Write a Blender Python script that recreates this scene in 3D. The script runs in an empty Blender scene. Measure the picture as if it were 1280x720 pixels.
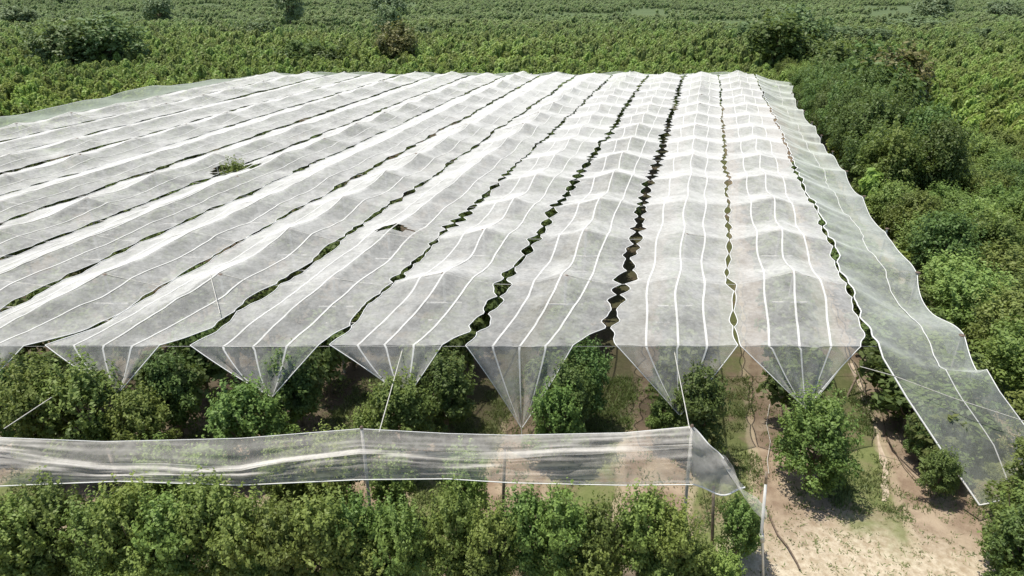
import bpy, math, random
import numpy as np
from mathutils import Vector, Matrix

SC = bpy.context.scene
COL = SC.collection
rad = math.radians
rng = np.random.default_rng(7)
random.seed(7)

# ------------------------------------------------------------------ camera numbers
F = 853.0
PITCH = math.atan(385.0 / F)
CP, SP = math.cos(PITCH), math.sin(PITCH)
H = 13.3


def ray(u, v):
    dx, dv = (u - 640) / F, (v - 360) / F
    return dx, CP - dv * SP, -(SP + dv * CP)


def at_z(u, v, z):
    x, y, w = ray(u, v)
    t = (z - H) / w
    return Vector((x * t, y * t, z))


def at_y(u, v, Y):
    x, y, w = ray(u, v)
    t = Y / y
    return Vector((x * t, Y, H + w * t))


# ------------------------------------------------------------------ object helpers
def tag(o, label=None, cat=None, group=None, kind=None):
    if label: o['label'] = label
    if cat: o['category'] = cat
    if group: o['group'] = group
    if kind: o['kind'] = kind
    return o


def empty(name, loc=(0, 0, 0)):
    o = bpy.data.objects.new(name, None)
    o.location = loc
    o.empty_display_size = .3
    COL.objects.link(o)
    return o


def link(name, me, mat=None, parent=None, smooth=False):
    o = bpy.data.objects.new(name, me)
    COL.objects.link(o)
    if parent is not None: o.parent = parent
    if mat is not None and not me.materials: me.materials.append(mat)
    if smooth:
        me.polygons.foreach_set('use_smooth', [True] * len(me.polygons))
    return o


def mesh_np(name, V, Fc, attr=None):
    """V (n,3); Fc (m,k) faces all of k corners"""
    me = bpy.data.meshes.new(name)
    V = np.asarray(V, dtype=np.float32)
    Fc = np.asarray(Fc, dtype=np.int32)
    m, k = Fc.shape
    me.vertices.add(len(V)); me.vertices.foreach_set('co', V.ravel())
    me.loops.add(m * k); me.loops.foreach_set('vertex_index', Fc.ravel())
    me.polygons.add(m)
    me.polygons.foreach_set('loop_start', np.arange(0, m * k, k, dtype=np.int32))
    me.update(calc_edges=True)
    me.validate()
    if attr is not None:
        a = me.attributes.new('shade', 'FLOAT', 'POINT')
        a.data.foreach_set('value', np.asarray(attr, dtype=np.float32))
    return me


def grid_faces(nr, nc):
    i = np.arange(nr - 1)[:, None] * nc + np.arange(nc - 1)[None, :]
    i = i.ravel()
    return np.stack([i, i + 1, i + nc + 1, i + nc], 1)


def tube_np(pts, r, n=5):
    """tube along a polyline; r a number or one per point"""
    P = np.asarray(pts, dtype=float)
    m = len(P)
    R = np.full(m, r) if np.isscalar(r) else np.asarray(r, dtype=float)
    T = np.gradient(P, axis=0)
    T /= np.linalg.norm(T, axis=1)[:, None] + 1e-9
    ref = np.tile([0., 0., 1.], (m, 1))
    ref[np.abs(T[:, 2]) > .9] = [1., 0., 0.]
    A = np.cross(T, ref); A /= np.linalg.norm(A, axis=1)[:, None] + 1e-9
    B = np.cross(T, A)
    a = np.linspace(0, 2 * math.pi, n, endpoint=False)
    V = P[:, None, :] + R[:, None, None] * (np.cos(a)[None, :, None] * A[:, None, :] + np.sin(a)[None, :, None] * B[:, None, :])
    fs = []
    for i in range(m - 1):
        for k in range(n):
            k2 = (k + 1) % n
            fs.append((i * n + k, i * n + k2, (i + 1) * n + k2, (i + 1) * n + k))
    return V.reshape(-1, 3), np.array(fs)


def tubes_mesh(name, lst):
    Vs, Fs, off = [], [], 0
    for pts, r, n in lst:
        V, f = tube_np(pts, r, n)
        # cap the last ring with a point so ends are not open
        Vs.append(V); Fs.append(f + off); off += len(V)
        c = V[-n:].mean(0)[None]; b = V[:n].mean(0)[None]
        Vs += [c, b]
        e0 = off - n
        Fs.append(np.array([(e0 + k, e0 + (k + 1) % n, off, off) for k in range(n)]))
        s0 = off - len(V)
        Fs.append(np.array([(s0 + (k + 1) % n, s0 + k, off + 1, off + 1) for k in range(n)]))
        off += 2
    V = np.concatenate(Vs); Fc = np.concatenate(Fs)
    me = bpy.data.meshes.new(name)
    me.from_pydata(V.tolist(), [], [tuple(dict.fromkeys(f)) for f in Fc.tolist()])
    me.update()
    return me


def vnoise(x, y, seed=0):
    """smooth value noise, numpy"""
    def h(i, j):
        n = (i * 374761393 + j * 668265263 + seed * 974711) & 0x7fffffff
        n = ((n ^ (n >> 13)) * 1274126177) & 0x7fffffff
        return ((n ^ (n >> 16)) & 0xffff) / 65535.0
    xi, yi = np.floor(x).astype(np.int64), np.floor(y).astype(np.int64)
    fx, fy = x - xi, y - yi
    fx, fy = fx * fx * (3 - 2 * fx), fy * fy * (3 - 2 * fy)
    return ((h(xi, yi) * (1 - fx) + h(xi + 1, yi) * fx) * (1 - fy) + (h(xi, yi + 1) * (1 - fx) + h(xi + 1, yi + 1) * fx) * fy) * 2 - 1


# ------------------------------------------------------------------ materials
class NT:
    def __init__(s, name):
        s.m = bpy.data.materials.new(name); s.m.use_nodes = True
        s.t = s.m.node_tree; s.t.nodes.clear()
        s.out = s.n('ShaderNodeOutputMaterial')

    def n(s, typ, **kw):
        nd = s.t.nodes.new(typ)
        for k, v in kw.items():
            if k.startswith('i_'):
                key = k[2:]
                key = int(key) if key.isdigit() else key.replace('_', ' ')
                nd.inputs[key].default_value = v
            else:
                setattr(nd, k, v)
        return nd

    def l(s, a, b): s.t.links.new(a, b)

    def math(s, op, a, b=None, clamp=False):
        nd = s.n('ShaderNodeMath', operation=op, use_clamp=clamp)
        for i, q in enumerate((a, b)):
            if q is None: continue
            if isinstance(q, (int, float)): nd.inputs[i].default_value = q
            else: s.l(q, nd.inputs[i])
        return nd.outputs[0]

    def mix(s, fac, a, b, blend='MIX'):
        nd = s.n('ShaderNodeMix', data_type='RGBA', blend_type=blend)
        for i, q in ((0, fac), (6, a), (7, b)):
            if isinstance(q, (int, float)): nd.inputs[i].default_value = q
            elif isinstance(q, tuple): nd.inputs[i].default_value = (*q, 1)
            else: s.l(q, nd.inputs[i])
        return nd.outputs[2]

    def noise(s, vec, scale, detail=4, rough=.55):
        nd = s.n('ShaderNodeTexNoise'); nd.inputs['Scale'].default_value = scale
        nd.inputs['Detail'].default_value = detail; nd.inputs['Roughness'].default_value = rough
        s.l(vec, nd.inputs['Vector'])
        return nd.outputs['Fac']

    def ramp(s, fac, lo, hi):
        nd = s.n('ShaderNodeMapRange', interpolation_type='SMOOTHSTEP')
        nd.inputs[1].default_value = lo; nd.inputs[2].default_value = hi
        s.l(fac, nd.inputs[0])
        return nd.outputs[0]


def pos(t): return t.n('ShaderNodeNewGeometry').outputs['Position']


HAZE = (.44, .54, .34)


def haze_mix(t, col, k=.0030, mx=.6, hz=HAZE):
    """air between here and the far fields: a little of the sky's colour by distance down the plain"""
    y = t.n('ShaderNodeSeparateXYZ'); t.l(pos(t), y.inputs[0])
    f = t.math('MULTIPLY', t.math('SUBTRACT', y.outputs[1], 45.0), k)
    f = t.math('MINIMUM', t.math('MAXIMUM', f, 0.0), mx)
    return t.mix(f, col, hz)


def leaf_mat(name, dark, light, tip, trans=.35, rand=.35, far=False):
    t = NT(name)
    at = t.n('ShaderNodeAttribute', attribute_name='shade')
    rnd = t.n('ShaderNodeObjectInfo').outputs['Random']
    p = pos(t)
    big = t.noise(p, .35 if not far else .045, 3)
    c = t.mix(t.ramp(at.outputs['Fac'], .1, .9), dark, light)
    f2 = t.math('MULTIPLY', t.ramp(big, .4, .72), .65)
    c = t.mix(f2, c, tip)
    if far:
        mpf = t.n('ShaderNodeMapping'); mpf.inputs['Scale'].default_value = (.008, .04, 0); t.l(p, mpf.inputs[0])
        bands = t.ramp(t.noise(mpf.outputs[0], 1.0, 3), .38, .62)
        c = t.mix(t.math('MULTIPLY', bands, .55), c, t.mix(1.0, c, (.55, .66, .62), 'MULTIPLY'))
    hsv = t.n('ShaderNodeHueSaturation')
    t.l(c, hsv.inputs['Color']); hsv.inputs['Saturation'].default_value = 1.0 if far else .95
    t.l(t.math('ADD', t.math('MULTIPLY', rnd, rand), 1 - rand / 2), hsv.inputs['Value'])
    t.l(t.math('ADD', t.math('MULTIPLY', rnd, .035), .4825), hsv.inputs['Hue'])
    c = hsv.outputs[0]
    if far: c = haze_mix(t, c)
    d = t.n('ShaderNodeBsdfPrincipled'); t.l(c, d.inputs['Base Color'])
    d.inputs['Roughness'].default_value = .5
    d.inputs['Specular IOR Level'].default_value = .32
    tr = t.n('ShaderNodeBsdfTranslucent')
    t.l(t.mix(.5, c, (.16, .2, .03)), tr.inputs['Color'])
    mx = t.n('ShaderNodeMixShader'); mx.inputs[0].default_value = trans
    t.l(d.outputs[0], mx.inputs[1]); t.l(tr.outputs[0], mx.inputs[2])
    t.l(mx.outputs[0], t.out.inputs[0])
    return t.m


M_LEAF = leaf_mat('orchard_leaves', (.085, .145, .030), (.25, .36, .085), (.34, .42, .095), .48)
M_LEAF_YEL = leaf_mat('yellow_green_leaves', (.080, .135, .030), (.32, .44, .100), (.44, .53, .12), .48, .35)
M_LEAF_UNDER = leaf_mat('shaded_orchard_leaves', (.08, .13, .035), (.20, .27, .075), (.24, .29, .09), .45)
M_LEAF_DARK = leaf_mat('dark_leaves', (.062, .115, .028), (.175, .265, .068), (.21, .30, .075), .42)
M_LEAF_OLIVE = leaf_mat('olive_leaves', (.135, .185, .042), (.33, .44, .11), (.43, .51, .13), .48, .45)
M_LEAF_DRY = leaf_mat('bronze_leaves', (.12, .13, .045), (.27, .27, .10), (.30, .26, .10))
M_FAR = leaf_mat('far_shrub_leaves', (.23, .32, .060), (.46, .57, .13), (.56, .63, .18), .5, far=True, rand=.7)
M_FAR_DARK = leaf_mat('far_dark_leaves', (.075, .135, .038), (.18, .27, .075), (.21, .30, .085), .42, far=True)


def bark_mat():
    t = NT('bark'); p = pos(t)
    c = t.mix(t.noise(p, 14, 4), (.10, .075, .05), (.24, .20, .15))
    b = t.n('ShaderNodeBsdfPrincipled'); t.l(c, b.inputs['Base Color']); b.inputs['Roughness'].default_value = .9
    t.l(b.outputs[0], t.out.inputs[0]); return t.m


M_BARK = bark_mat()


def plain(name, c1, c2, scale=6, rough=.6, metal=0, bump=0):
    t = NT(name); p = pos(t)
    n = t.noise(p, scale, 5)
    c = t.mix(t.ramp(n, .3, .7), c1, c2)
    b = t.n('ShaderNodeBsdfPrincipled'); t.l(c, b.inputs['Base Color'])
    b.inputs['Roughness'].default_value = rough; b.inputs['Metallic'].default_value = metal
    if bump:
        bm = t.n('ShaderNodeBump'); bm.inputs['Strength'].default_value = bump
        t.l(n, bm.inputs['Height']); t.l(bm.outputs[0], b.inputs['Normal'])
    t.l(b.outputs[0], t.out.inputs[0]); return t.m


M_POST = plain('weathered_concrete', (.42, .40, .36), (.60, .58, .53), 9, .8)
M_WOOD = plain('weathered_wood', (.20, .15, .10), (.38, .31, .23), 12, .85)
M_WHITE = plain('white_paint', (.66, .65, .60), (.80, .79, .75), 5, .5)
M_ROPE = plain('pale_cord', (.50, .48, .42), (.68, .66, .60), 20, .8)
M_WIRE = plain('steel_wire', (.35, .35, .34), (.5, .5, .5), 20, .45, .6)
M_HOSE = plain('brown_hose', (.10, .07, .05), (.18, .13, .09), 10, .6)


def net_mat(name, a, col=(.87, .87, .835), vary=.06, power=1.0, trans=.27, mott=.17):
    """woven mesh: the share of thread one looks at grows as the cloth is seen more edge-on"""
    t = NT(name)
    g = t.n('ShaderNodeNewGeometry')
    dt = t.n('ShaderNodeVectorMath', operation='DOT_PRODUCT')
    t.l(g.outputs['Normal'], dt.inputs[0]); t.l(g.outputs['Incoming'], dt.inputs[1])
    c = t.math('MAXIMUM', t.math('ABSOLUTE', dt.outputs['Value']), .07)
    # base thread share varies a little (creases, dust, double layers)
    n1 = t.noise(g.outputs['Position'], .9, 4)
    mp = t.n('ShaderNodeMapping'); mp.inputs['Scale'].default_value = (3.0, .35, 1.0)
    mp.inputs['Rotation'].default_value = (0, 0, math.atan(.268))
    t.l(g.outputs['Position'], mp.inputs[0])
    n2 = t.noise(mp.outputs[0], 1.0, 3)
    n3 = t.noise(g.outputs['Position'], 7.0, 5, .75)
    n4 = t.noise(g.outputs['Position'], 2.1, 4, .6)
    fine = t.math('MULTIPLY', t.math('SUBTRACT', t.math('ADD', n3, n4), 1.0), mott)
    rnd = t.math('MULTIPLY', t.math('SUBTRACT', t.n('ShaderNodeObjectInfo').outputs['Random'], .5), .06)
    fine = t.math('ADD', fine, rnd)
    av = t.math('ADD', t.math('ADD', fine, a - vary), t.math('MULTIPLY', t.math('ADD', n1, n2), vary))
    open_ = t.math('POWER', t.math('SUBTRACT', 1.0, av), t.math('DIVIDE', power, c))
    alpha = t.math('SUBTRACT', 1.0, open_, clamp=True)
    cc = t.mix(t.ramp(t.math('ADD', n1, t.math('MULTIPLY', t.math('SUBTRACT', n3, .5), 1.2)), .3, .75), tuple(q * .88 for q in col), col)
    d = t.n('ShaderNodeBsdfDiffuse'); t.l(cc, d.inputs[0])
    tr = t.n('ShaderNodeBsdfTranslucent'); t.l(cc, tr.inputs[0])
    fb = t.n('ShaderNodeMixShader'); fb.inputs[0].default_value = trans
    t.l(d.outputs[0], fb.inputs[1]); t.l(tr.outputs[0], fb.inputs[2])
    tp = t.n('ShaderNodeBsdfTransparent')
    mx = t.n('ShaderNodeMixShader'); t.l(alpha, mx.inputs[0])
    t.l(tp.outputs[0], mx.inputs[1]); t.l(fb.outputs[0], mx.inputs[2])
    t.l(mx.outputs[0], t.out.inputs[0])
    return t.m


M_NET = net_mat('white_hail_net', .25, vary=.06, mott=.24)
M_NET_THIN = net_mat('thin_side_net', .145, (.76, .80, .74), .04, mott=.12)
M_NET_CURTAIN = net_mat('gathered_net', .27, (.88, .85, .79), .07, trans=.30, mott=.2)
M_NET_GREY = net_mat('grey_side_net', .15, (.40, .45, .38), .05)
M_SEAM = net_mat('seam_band', .80, (.84, .84, .81), .02)
M_HEM = plain('white_hem_cord', (.72, .72, .69), (.82, .82, .79), 8, .7)


def ground_mat():
    t = NT('orchard_ground')
    p = pos(t)
    s = t.n('ShaderNodeSeparateXYZ'); t.l(p, s.inputs[0])
    X, Y = s.outputs[0], s.outputs[1]
    # distance across the rows, in row spacings
    q = t.math('DIVIDE', t.math('SUBTRACT', t.math('SUBTRACT', X, 2.67), t.math('MULTIPLY', t.math('SUBTRACT', Y, 17.8), .268)), 4.02)
    wob = t.math('MULTIPLY', t.math('SUBTRACT', t.noise(p, .5, 3), .5), .22)
    fr = t.math('FRACT', t.math('ADD', q, wob))
    mid = t.math('ABSOLUTE', t.math('SUBTRACT', fr, .5))        # 0 under the trees, .5 at the alley's middle
    n_f = t.noise(p, 5.5, 6, .65)
    n_m = t.noise(p, .8, 5, .6)
    n_b = t.noise(p, .12, 3)
    soil = t.mix(n_f, (.16, .11, .075), (.33, .25, .18))
    soil = t.mix(t.ramp(n_m, .42, .68), soil, (.40, .32, .23))
    grass = t.mix(n_f, (.085, .115, .035), (.21, .235, .09))
    gm = t.ramp(mid, .20, .33)
    gm = t.math('MULTIPLY', gm, t.ramp(n_m, .28, .56))
    gm = t.math('MULTIPLY', gm, .95)
    c = t.mix(gm, soil, grass)
    # wheel track: paler worn soil either side of the grass
    tr = t.ramp(t.math('ABSOLUTE', t.math('SUBTRACT', mid, .27)), .055, .02)
    c = t.mix(t.math('MULTIPLY', tr, .45), c, (.46, .37, .27))
    net_shade = t.math('MULTIPLY', t.ramp(Y, 17.2, 19.5), t.ramp(q, 1.1, .9))  # shade beneath the nets, painted into the soil colour
    net_shade2 = t.math('MULTIPLY', t.ramp(Y, 17.2, 19.5), .35)
    c = t.mix(t.math('MAXIMUM', t.math('MULTIPLY', net_shade, .78), net_shade2), c, t.mix(n_f, (.035, .03, .02), (.09, .075, .05)))
    # sandy headland, lower right of the block
    d1 = t.math('ADD', t.math('MULTIPLY', t.math('SUBTRACT', Y, 12.2), 1.0), t.math('MULTIPLY', t.math('ABSOLUTE', t.math('SUBTRACT', X, 8.6)), .34))
    hd = t.ramp(t.math('ADD', d1, t.math('MULTIPLY', t.math('SUBTRACT', n_m, .5), 3.2)), 3.2, .6)
    sand = t.mix(t.ramp(n_f, .3, .7), (.37, .295, .20), (.60, .525, .395))
    sand = t.mix(t.math('MULTIPLY', t.ramp(n_m, .52, .70), .6), sand, (.27, .245, .13))
    c = t.mix(hd, c, sand)
    # open country beyond and beside the block
    field = t.mix(n_m, (.065, .10, .030), (.10, .14, .042))
    field = t.mix(t.ramp(n_b, .4, .62), field, (.11, .145, .05))
    mp = t.n('ShaderNodeMapping'); mp.inputs['Scale'].default_value = (.006, .05, 1); t.l(p, mp.inputs[0])
    field = t.mix(t.ramp(t.noise(mp.outputs[0], 1, 3), .5, .66), field, (.12, .165, .055))
    fm = t.ramp(Y, 80, 84)
    fx = t.ramp(t.math('SUBTRACT', q, 3.2), 0, .4)
    fm = t.math('MAXIMUM', fm, fx)
    fl = t.ramp(q, -12.6, -13.2)
    fm = t.math('MAXIMUM', fm, fl)
    c = t.mix(fm, c, field)
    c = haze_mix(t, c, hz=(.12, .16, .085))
    b = t.n('ShaderNodeBsdfPrincipled'); t.l(c, b.inputs['Base Color']); b.inputs['Roughness'].default_value = .95
    b.inputs['Specular IOR Level'].default_value = .1
    bm = t.n('ShaderNodeBump'); bm.inputs['Strength'].default_value = .6; bm.inputs['Distance'].default_value = .08
    t.l(t.math('ADD', n_f, t.math('MULTIPLY', n_m, 2.0)), bm.inputs['Height'])
    t.l(bm.outputs[0], b.inputs['Normal'])
    t.l(b.outputs[0], t.out.inputs[0])
    return t.m


# ------------------------------------------------------------------ ground: one sheet to the horizon, finer near
xs = np.concatenate([np.linspace(-3000, -70, 14), np.linspace(-60, 60, 241), np.linspace(70, 3000, 14)])
ys = np.concatenate([np.linspace(-300, 0, 6), np.linspace(4, 60, 113), np.linspace(64, 200, 35), np.linspace(220, 5000, 30)])
GX, GY = np.meshgrid(xs, ys)


def gz(x, y):
    x = np.asarray(x, float); y = np.asarray(y, float)
    n = .05 * vnoise(x * .45, y * .45, 1) + .03 * vnoise(x * 1.3, y * 1.3, 2)
    return n - .03


GZ = gz(GX, GY)
me = mesh_np('ground', np.stack([GX.ravel(), GY.ravel(), GZ.ravel()], 1), grid_faces(len(ys), len(xs)))
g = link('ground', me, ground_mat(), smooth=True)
tag(g, kind='structure')


# ------------------------------------------------------------------ foliage meshes
def leaves(C, D, size, seed, aspect=.55, flat=.5):
    """one kite-shaped leaf at each centre C, facing roughly D"""
    r = np.random.default_rng(seed)
    n = len(C)
    N = D + r.normal(0, flat, (n, 3)); N /= np.linalg.norm(N, axis=1)[:, None]
    T = np.cross(N, r.normal(0, 1, (n, 3))); T /= np.linalg.norm(T, axis=1)[:, None]
    B = np.cross(N, T)
    s = size * r.uniform(.65, 1.35, n)[:, None]
    V = np.stack([C - T * s, C + B * s * aspect + N * s * .12, C + T * s, C - B * s * aspect + N * s * .12], 1)
    return V.reshape(-1, 3), np.arange(4 * n).reshape(n, 4)


def crown_mesh(name, rx, ztop, z0, n, leaf, lumps, seed, shoots=26, pear=.0, lump_r=.33, upright=.0):
    r = np.random.default_rng(seed)
    zc, rz = (ztop + z0) / 2, (ztop - z0) / 2
    # lump centres spread over the crown's outer volume
    d = r.normal(0, 1, (lumps, 3)); d /= np.linalg.norm(d, axis=1)[:, None]
    rr = r.uniform(.45, .88, lumps)[:, None]
    P = d * rr
    hz = (P[:, 2] + 1) / 2
    wid = 1 - pear * (hz - .35)
    P[:, 0] *= wid; P[:, 1] *= wid
    asym = 1 + .22 * np.sin(np.arctan2(P[:, 1], P[:, 0]) * 2 + seed)
    L = np.stack([P[:, 0] * rx * asym, P[:, 1] * rx * asym, zc + P[:, 2] * rz], 1)
    lr = r.uniform(.7, 1.35, lumps) * lump_r * rx
    per = (lr ** 2); per = np.maximum((per / per.sum() * n).astype(int), 8)
    Cs, Ds, Sh = [], [], []
    for i in range(lumps):
        k = per[i]
        v = r.normal(0, 1, (k, 3)); v /= np.linalg.norm(v, axis=1)[:, None]
        v[:, 2] = np.where(v[:, 2] < -.3, -v[:, 2], v[:, 2])
        rad_ = lr[i] * r.uniform(.55, 1.08, k)[:, None] ** .8
        c = L[i] + v * rad_ * np.array([1, 1, 1 + upright])
        Cs.append(c)
        o = v + np.array([0, 0, .55]); Ds.append(o / np.linalg.norm(o, axis=1)[:, None])
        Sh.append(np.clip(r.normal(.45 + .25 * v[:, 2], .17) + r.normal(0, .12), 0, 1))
    for i in range(shoots):
        a = r.uniform(0, 2 * math.pi); e = r.uniform(.1, 1.3)
        dv = np.array([math.cos(a) * math.cos(e), math.sin(a) * math.cos(e), math.sin(e)])
        st = np.array([dv[0] * rx * .7, dv[1] * rx * .7, zc + dv[2] * rz * .8])
        dd = dv * .55 + np.array([0, 0, .8]); dd /= np.linalg.norm(dd)
        k = 16; ln = rx * r.uniform(.3, .62)
        c = st + dd * np.linspace(0, ln, k)[:, None] + r.normal(0, leaf * .6, (k, 3))
        Cs.append(c); Ds.append(np.tile(dv + np.array([0, 0, .4]), (k, 1))); Sh.append(np.full(k, .75) + r.normal(0, .1, k))
    C = np.concatenate(Cs); D = np.concatenate(Ds); S = np.concatenate(Sh)
    keep = C[:, 2] > max(.06, z0 * .4)
    C, D, S = C[keep], D[keep], S[keep]
    V, Fc = leaves(C, D, leaf, seed + 5)
    return mesh_np(name, V, Fc, np.repeat(S, 4))


def trunk_mesh(name, h, r0, seed, spread=.7):
    r = random.Random(seed)
    lst = []
    top = (r.uniform(-.08, .08), r.uniform(-.08, .08), h * .45)
    lst.append(([(0, 0, -.15), (top[0] * .4, top[1] * .4, h * .2), top], [r0 * 1.25, r0, r0 * .8], 8))
    for i in range(5):
        a = i * 1.26 + r.uniform(-.3, .3); z0 = h * r.uniform(.22, .42)
        e = (math.cos(a) * spread * r.uniform(.6, 1), math.sin(a) * spread * r.uniform(.6, 1), h * r.uniform(.62, .88))
        m_ = (e[0] * .55, e[1] * .55, (z0 + e[2]) / 2 - .1)
        lst.append(([(top[0] * .6, top[1] * .6, z0), m_, e], [r0 * .6, r0 * .4, r0 * .12], 5))
    lst.append(([top, (top[0] * 1.5, top[1], h * .9)], [r0 * .8, r0 * .15], 6))
    return tubes_mesh(name, lst)


NEAR = [crown_mesh('leafy_crown', 1.12, 3.35, .06, 11000, .054, 66, 11 + i, pear=.68, shoots=80, lump_r=.235) for i in range(4)]
NEAR_T = [trunk_mesh('tree_trunk', 3.3, .07, 3 + i) for i in range(3)]
UNDER = [crown_mesh('leafy_crown', 1.0, 2.95, .4, 1500, .12, 30, 31 + i, pear=.3, shoots=8) for i in range(3)]
UNDER_T = trunk_mesh('tree_trunk', 2.6, .06, 9)
ORCH = [crown_mesh('leafy_crown', 1.75, 4.3, .5, 10500, .078, 90, 41 + i, pear=.4, shoots=70, lump_r=.25) for i in range(4)]
ORCH_T = trunk_mesh('tree_trunk', 4.0, .10, 21, 1.0)
WILD = [crown_mesh('leafy_crown', 2.6, 5.0, .2, 4600, .17, 60, 51 + i, pear=.35, shoots=40, lump_r=.28) for i in range(3)]
WILD_T = trunk_mesh('tree_trunk', 4.4, .15, 22, 1.5)


LONE = crown_mesh('leafy_crown', 1.32, 3.5, .0, 15000, .052, 95, 97, pear=1.0, shoots=110, lump_r=.22)


def with_mat(me, mat):
    m = me.copy(); m.materials.clear(); m.materials.append(mat); return m


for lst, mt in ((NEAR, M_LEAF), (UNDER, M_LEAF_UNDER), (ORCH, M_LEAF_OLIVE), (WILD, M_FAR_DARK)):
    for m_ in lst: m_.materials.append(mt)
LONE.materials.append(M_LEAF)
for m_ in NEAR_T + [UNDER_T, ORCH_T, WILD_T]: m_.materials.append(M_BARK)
NEAR_OL = [with_mat(m_, M_LEAF_YEL) for m_ in NEAR]
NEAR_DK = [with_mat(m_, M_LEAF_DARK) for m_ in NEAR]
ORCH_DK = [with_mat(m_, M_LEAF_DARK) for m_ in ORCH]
ORCH_MID = [with_mat(m_, M_LEAF) for m_ in ORCH]
WILD_DK = [with_mat(m_, M_LEAF_DARK) for m_ in WILD]
WILD_DRY = [with_mat(m_, M_LEAF_DRY) for m_ in WILD]


def tree(name, x, y, crown, trunk, s=1.0, sz=None, label='', cat='tree', group=None, z=None):
    z = float(gz(x, y)) if z is None else z
    r = empty(name, (x, y, z))
    r.rotation_euler.z = random.uniform(0, 6.28)
    r.scale = (s, s * random.uniform(.92, 1.08), s if sz is None else sz)
    tag(r, label, cat, group)
    for nm, me_ in (('crown', crown), ('trunk', trunk)):
        o = bpy.data.objects.new(nm, me_); COL.objects.link(o); o.parent = r
    return r


# ------------------------------------------------------------------ the net-covered block
SL, SPC, XA, Y0, Y1 = .268, 4.02, 2.67, 17.8, 80.0
PY0, PSP = 21.9, 4.5
HV = 3.38
GW = {0: .29, 1: .13, 2: .13, -1: .25, -2: .21, -3: .18, -4: .18}


def gapx(j, Y): return XA + SPC * j + SL * (Y - Y0)


class Gap:
    def __init__(s, j):
        r = np.random.default_rng(100 + j)
        s.j = j
        ys_, y = [Y0 - .3], Y0 - .3
        while y < Y1 + 2:
            y += r.uniform(.75, 1.5) * (1.0 if j >= -2 else 1.9); ys_.append(y)
        s.n = np.array(ys_)
        s.w = GW.get(j, .17) * r.uniform(.6, 1.25, len(s.n))
        s.m = r.normal(0, .06, len(s.n))

    def c(s, Y): return gapx(s.j, Y) + np.interp(Y, s.n, s.m) + .10 * vnoise(np.asarray(Y) * .3, 0 * Y, 7 + s.j)

    def half(s, Y):
        i = np.clip(np.searchsorted(s.n, Y) - 1, 0, len(s.n) - 2)
        f = (Y - s.n[i]) / (s.n[i + 1] - s.n[i])
        return (.05 if s.j == 0 else .015 if s.j > -3 else .035) + s.w[i] * np.clip(np.sin(math.pi * np.clip(f, 0, 1)), 0, 1) ** .75 * np.clip(1 + .55 * vnoise(np.asarray(Y) * 2.7, 0 * Y + s.j, 17) , .35, 1.5)


GAPS = {j: Gap(j) for j in range(-13, 3)}


def bay(Y):
    """1 at a line of posts, 0 half-way between"""
    p = (Y - PY0) / PSP
    d = np.abs(p - np.round(p))
    b = (1 - 2 * d) ** 1.35
    first = np.clip((Y - Y0) / (PY0 - Y0), 0, 1) ** 1.35
    b = np.where(Y < PY0, first, b)
    return b


def front_fac(Y): return np.clip((Y - Y0) / 2.2, 0, 1)


def valley_z(j, Y):
    return HV + np.where(Y < PY0, (.22 if j > -2 else .14) * bay(Y), (.10 + .12 * bay(Y)) if j > -2 else (.10 + .04 * bay(Y))) + .05 * vnoise(Y * .25, 0 * Y + j * 3.1, 5)


def net_z(j, c, Y, X):
    """roof height; c from -1 (left edge) to 1 (right edge)"""
    v = valley_z(j, Y)
    ff = front_fac(Y)
    seedy = np.sin((j * 12.9898 + np.round((Y - PY0) / PSP) * 78.233) * 3.7)
    if j >= -1: rise = (.23 + (.14 + .11 * seedy) * bay(Y)) * ff
    else: rise = (.34 + (.08 + .13 * seedy) * bay(Y)) * ff
    prof = (1 - np.abs(c) ** (1.15 if j >= -1 else 1.05))
    z = v + rise * prof
    z = z - .07 * ff * np.sin(math.pi * np.clip(np.abs(c), 0, 1)) * (1 - .3 * bay(Y))
    return z + (.045 * vnoise(X * 1.2, Y * .45, 3 + j) + .025 * vnoise(X * 2.6 + Y * .6, Y * .9, 13 + j) + .010 * vnoise(X * 5, Y * 2.5, 9)) * np.clip(2 - 2 * np.abs(c), 0, 1)


# front corners of each strip (x at the front cable) and the tie-down point of its end flap
corner = {2: (926, 1076), 1: (770, 922), 0: (582, 716), -1: (412, 553), -2: (238, 398), -3: (57, 200), -4: (-125, 30), -5: (-300, -140)}
apex = {2: (1008, 512), 1: (850, 520), 0: (652, 536), -1: (508, 498), -2: (340, 497), -3: (148, 492), -4: (-28, 492), -5: (-215, 492)}

HOLES = [(492, 290, .75, .30), (292, 207, 1.3, 1.0), (1000, 444, .32, .32)]
HW = [(at_z(u, v, 3.75), a, b) for u, v, a, b in HOLES]

STRIP_LABELS = {
    2: 'rightmost full net roof strip, beside the sloping side net',
    1: 'white net strip directly right of the widest dark gap',
    0: 'net strip directly left of the widest gap, its front point hanging lowest',
    -1: 'second net strip left of the widest dark gap, flap ending behind round trees',
    -2: 'third net strip left of the widest dark gap, with a black rip',
    -3: 'fourth net strip left of the widest gap, flap tip above leafy trees',
    -4: 'fifth net strip left of the widest gap, flap cut by the left edge',
    -5: 'sixth net strip counted left from the widest dark gap',
    -6: 'seventh net strip counted left from the widest dark gap',
    -7: 'eighth net strip counted left from the widest dark gap',
    -8: 'ninth net strip counted left from the widest dark gap',
    -9: 'tenth net strip counted left from the widest dark gap',
    -10: 'eleventh net strip from the widest gap, second from the field at far left',
    -11: 'farthest left net strip, running beside the grey side net and green field',
}


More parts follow.
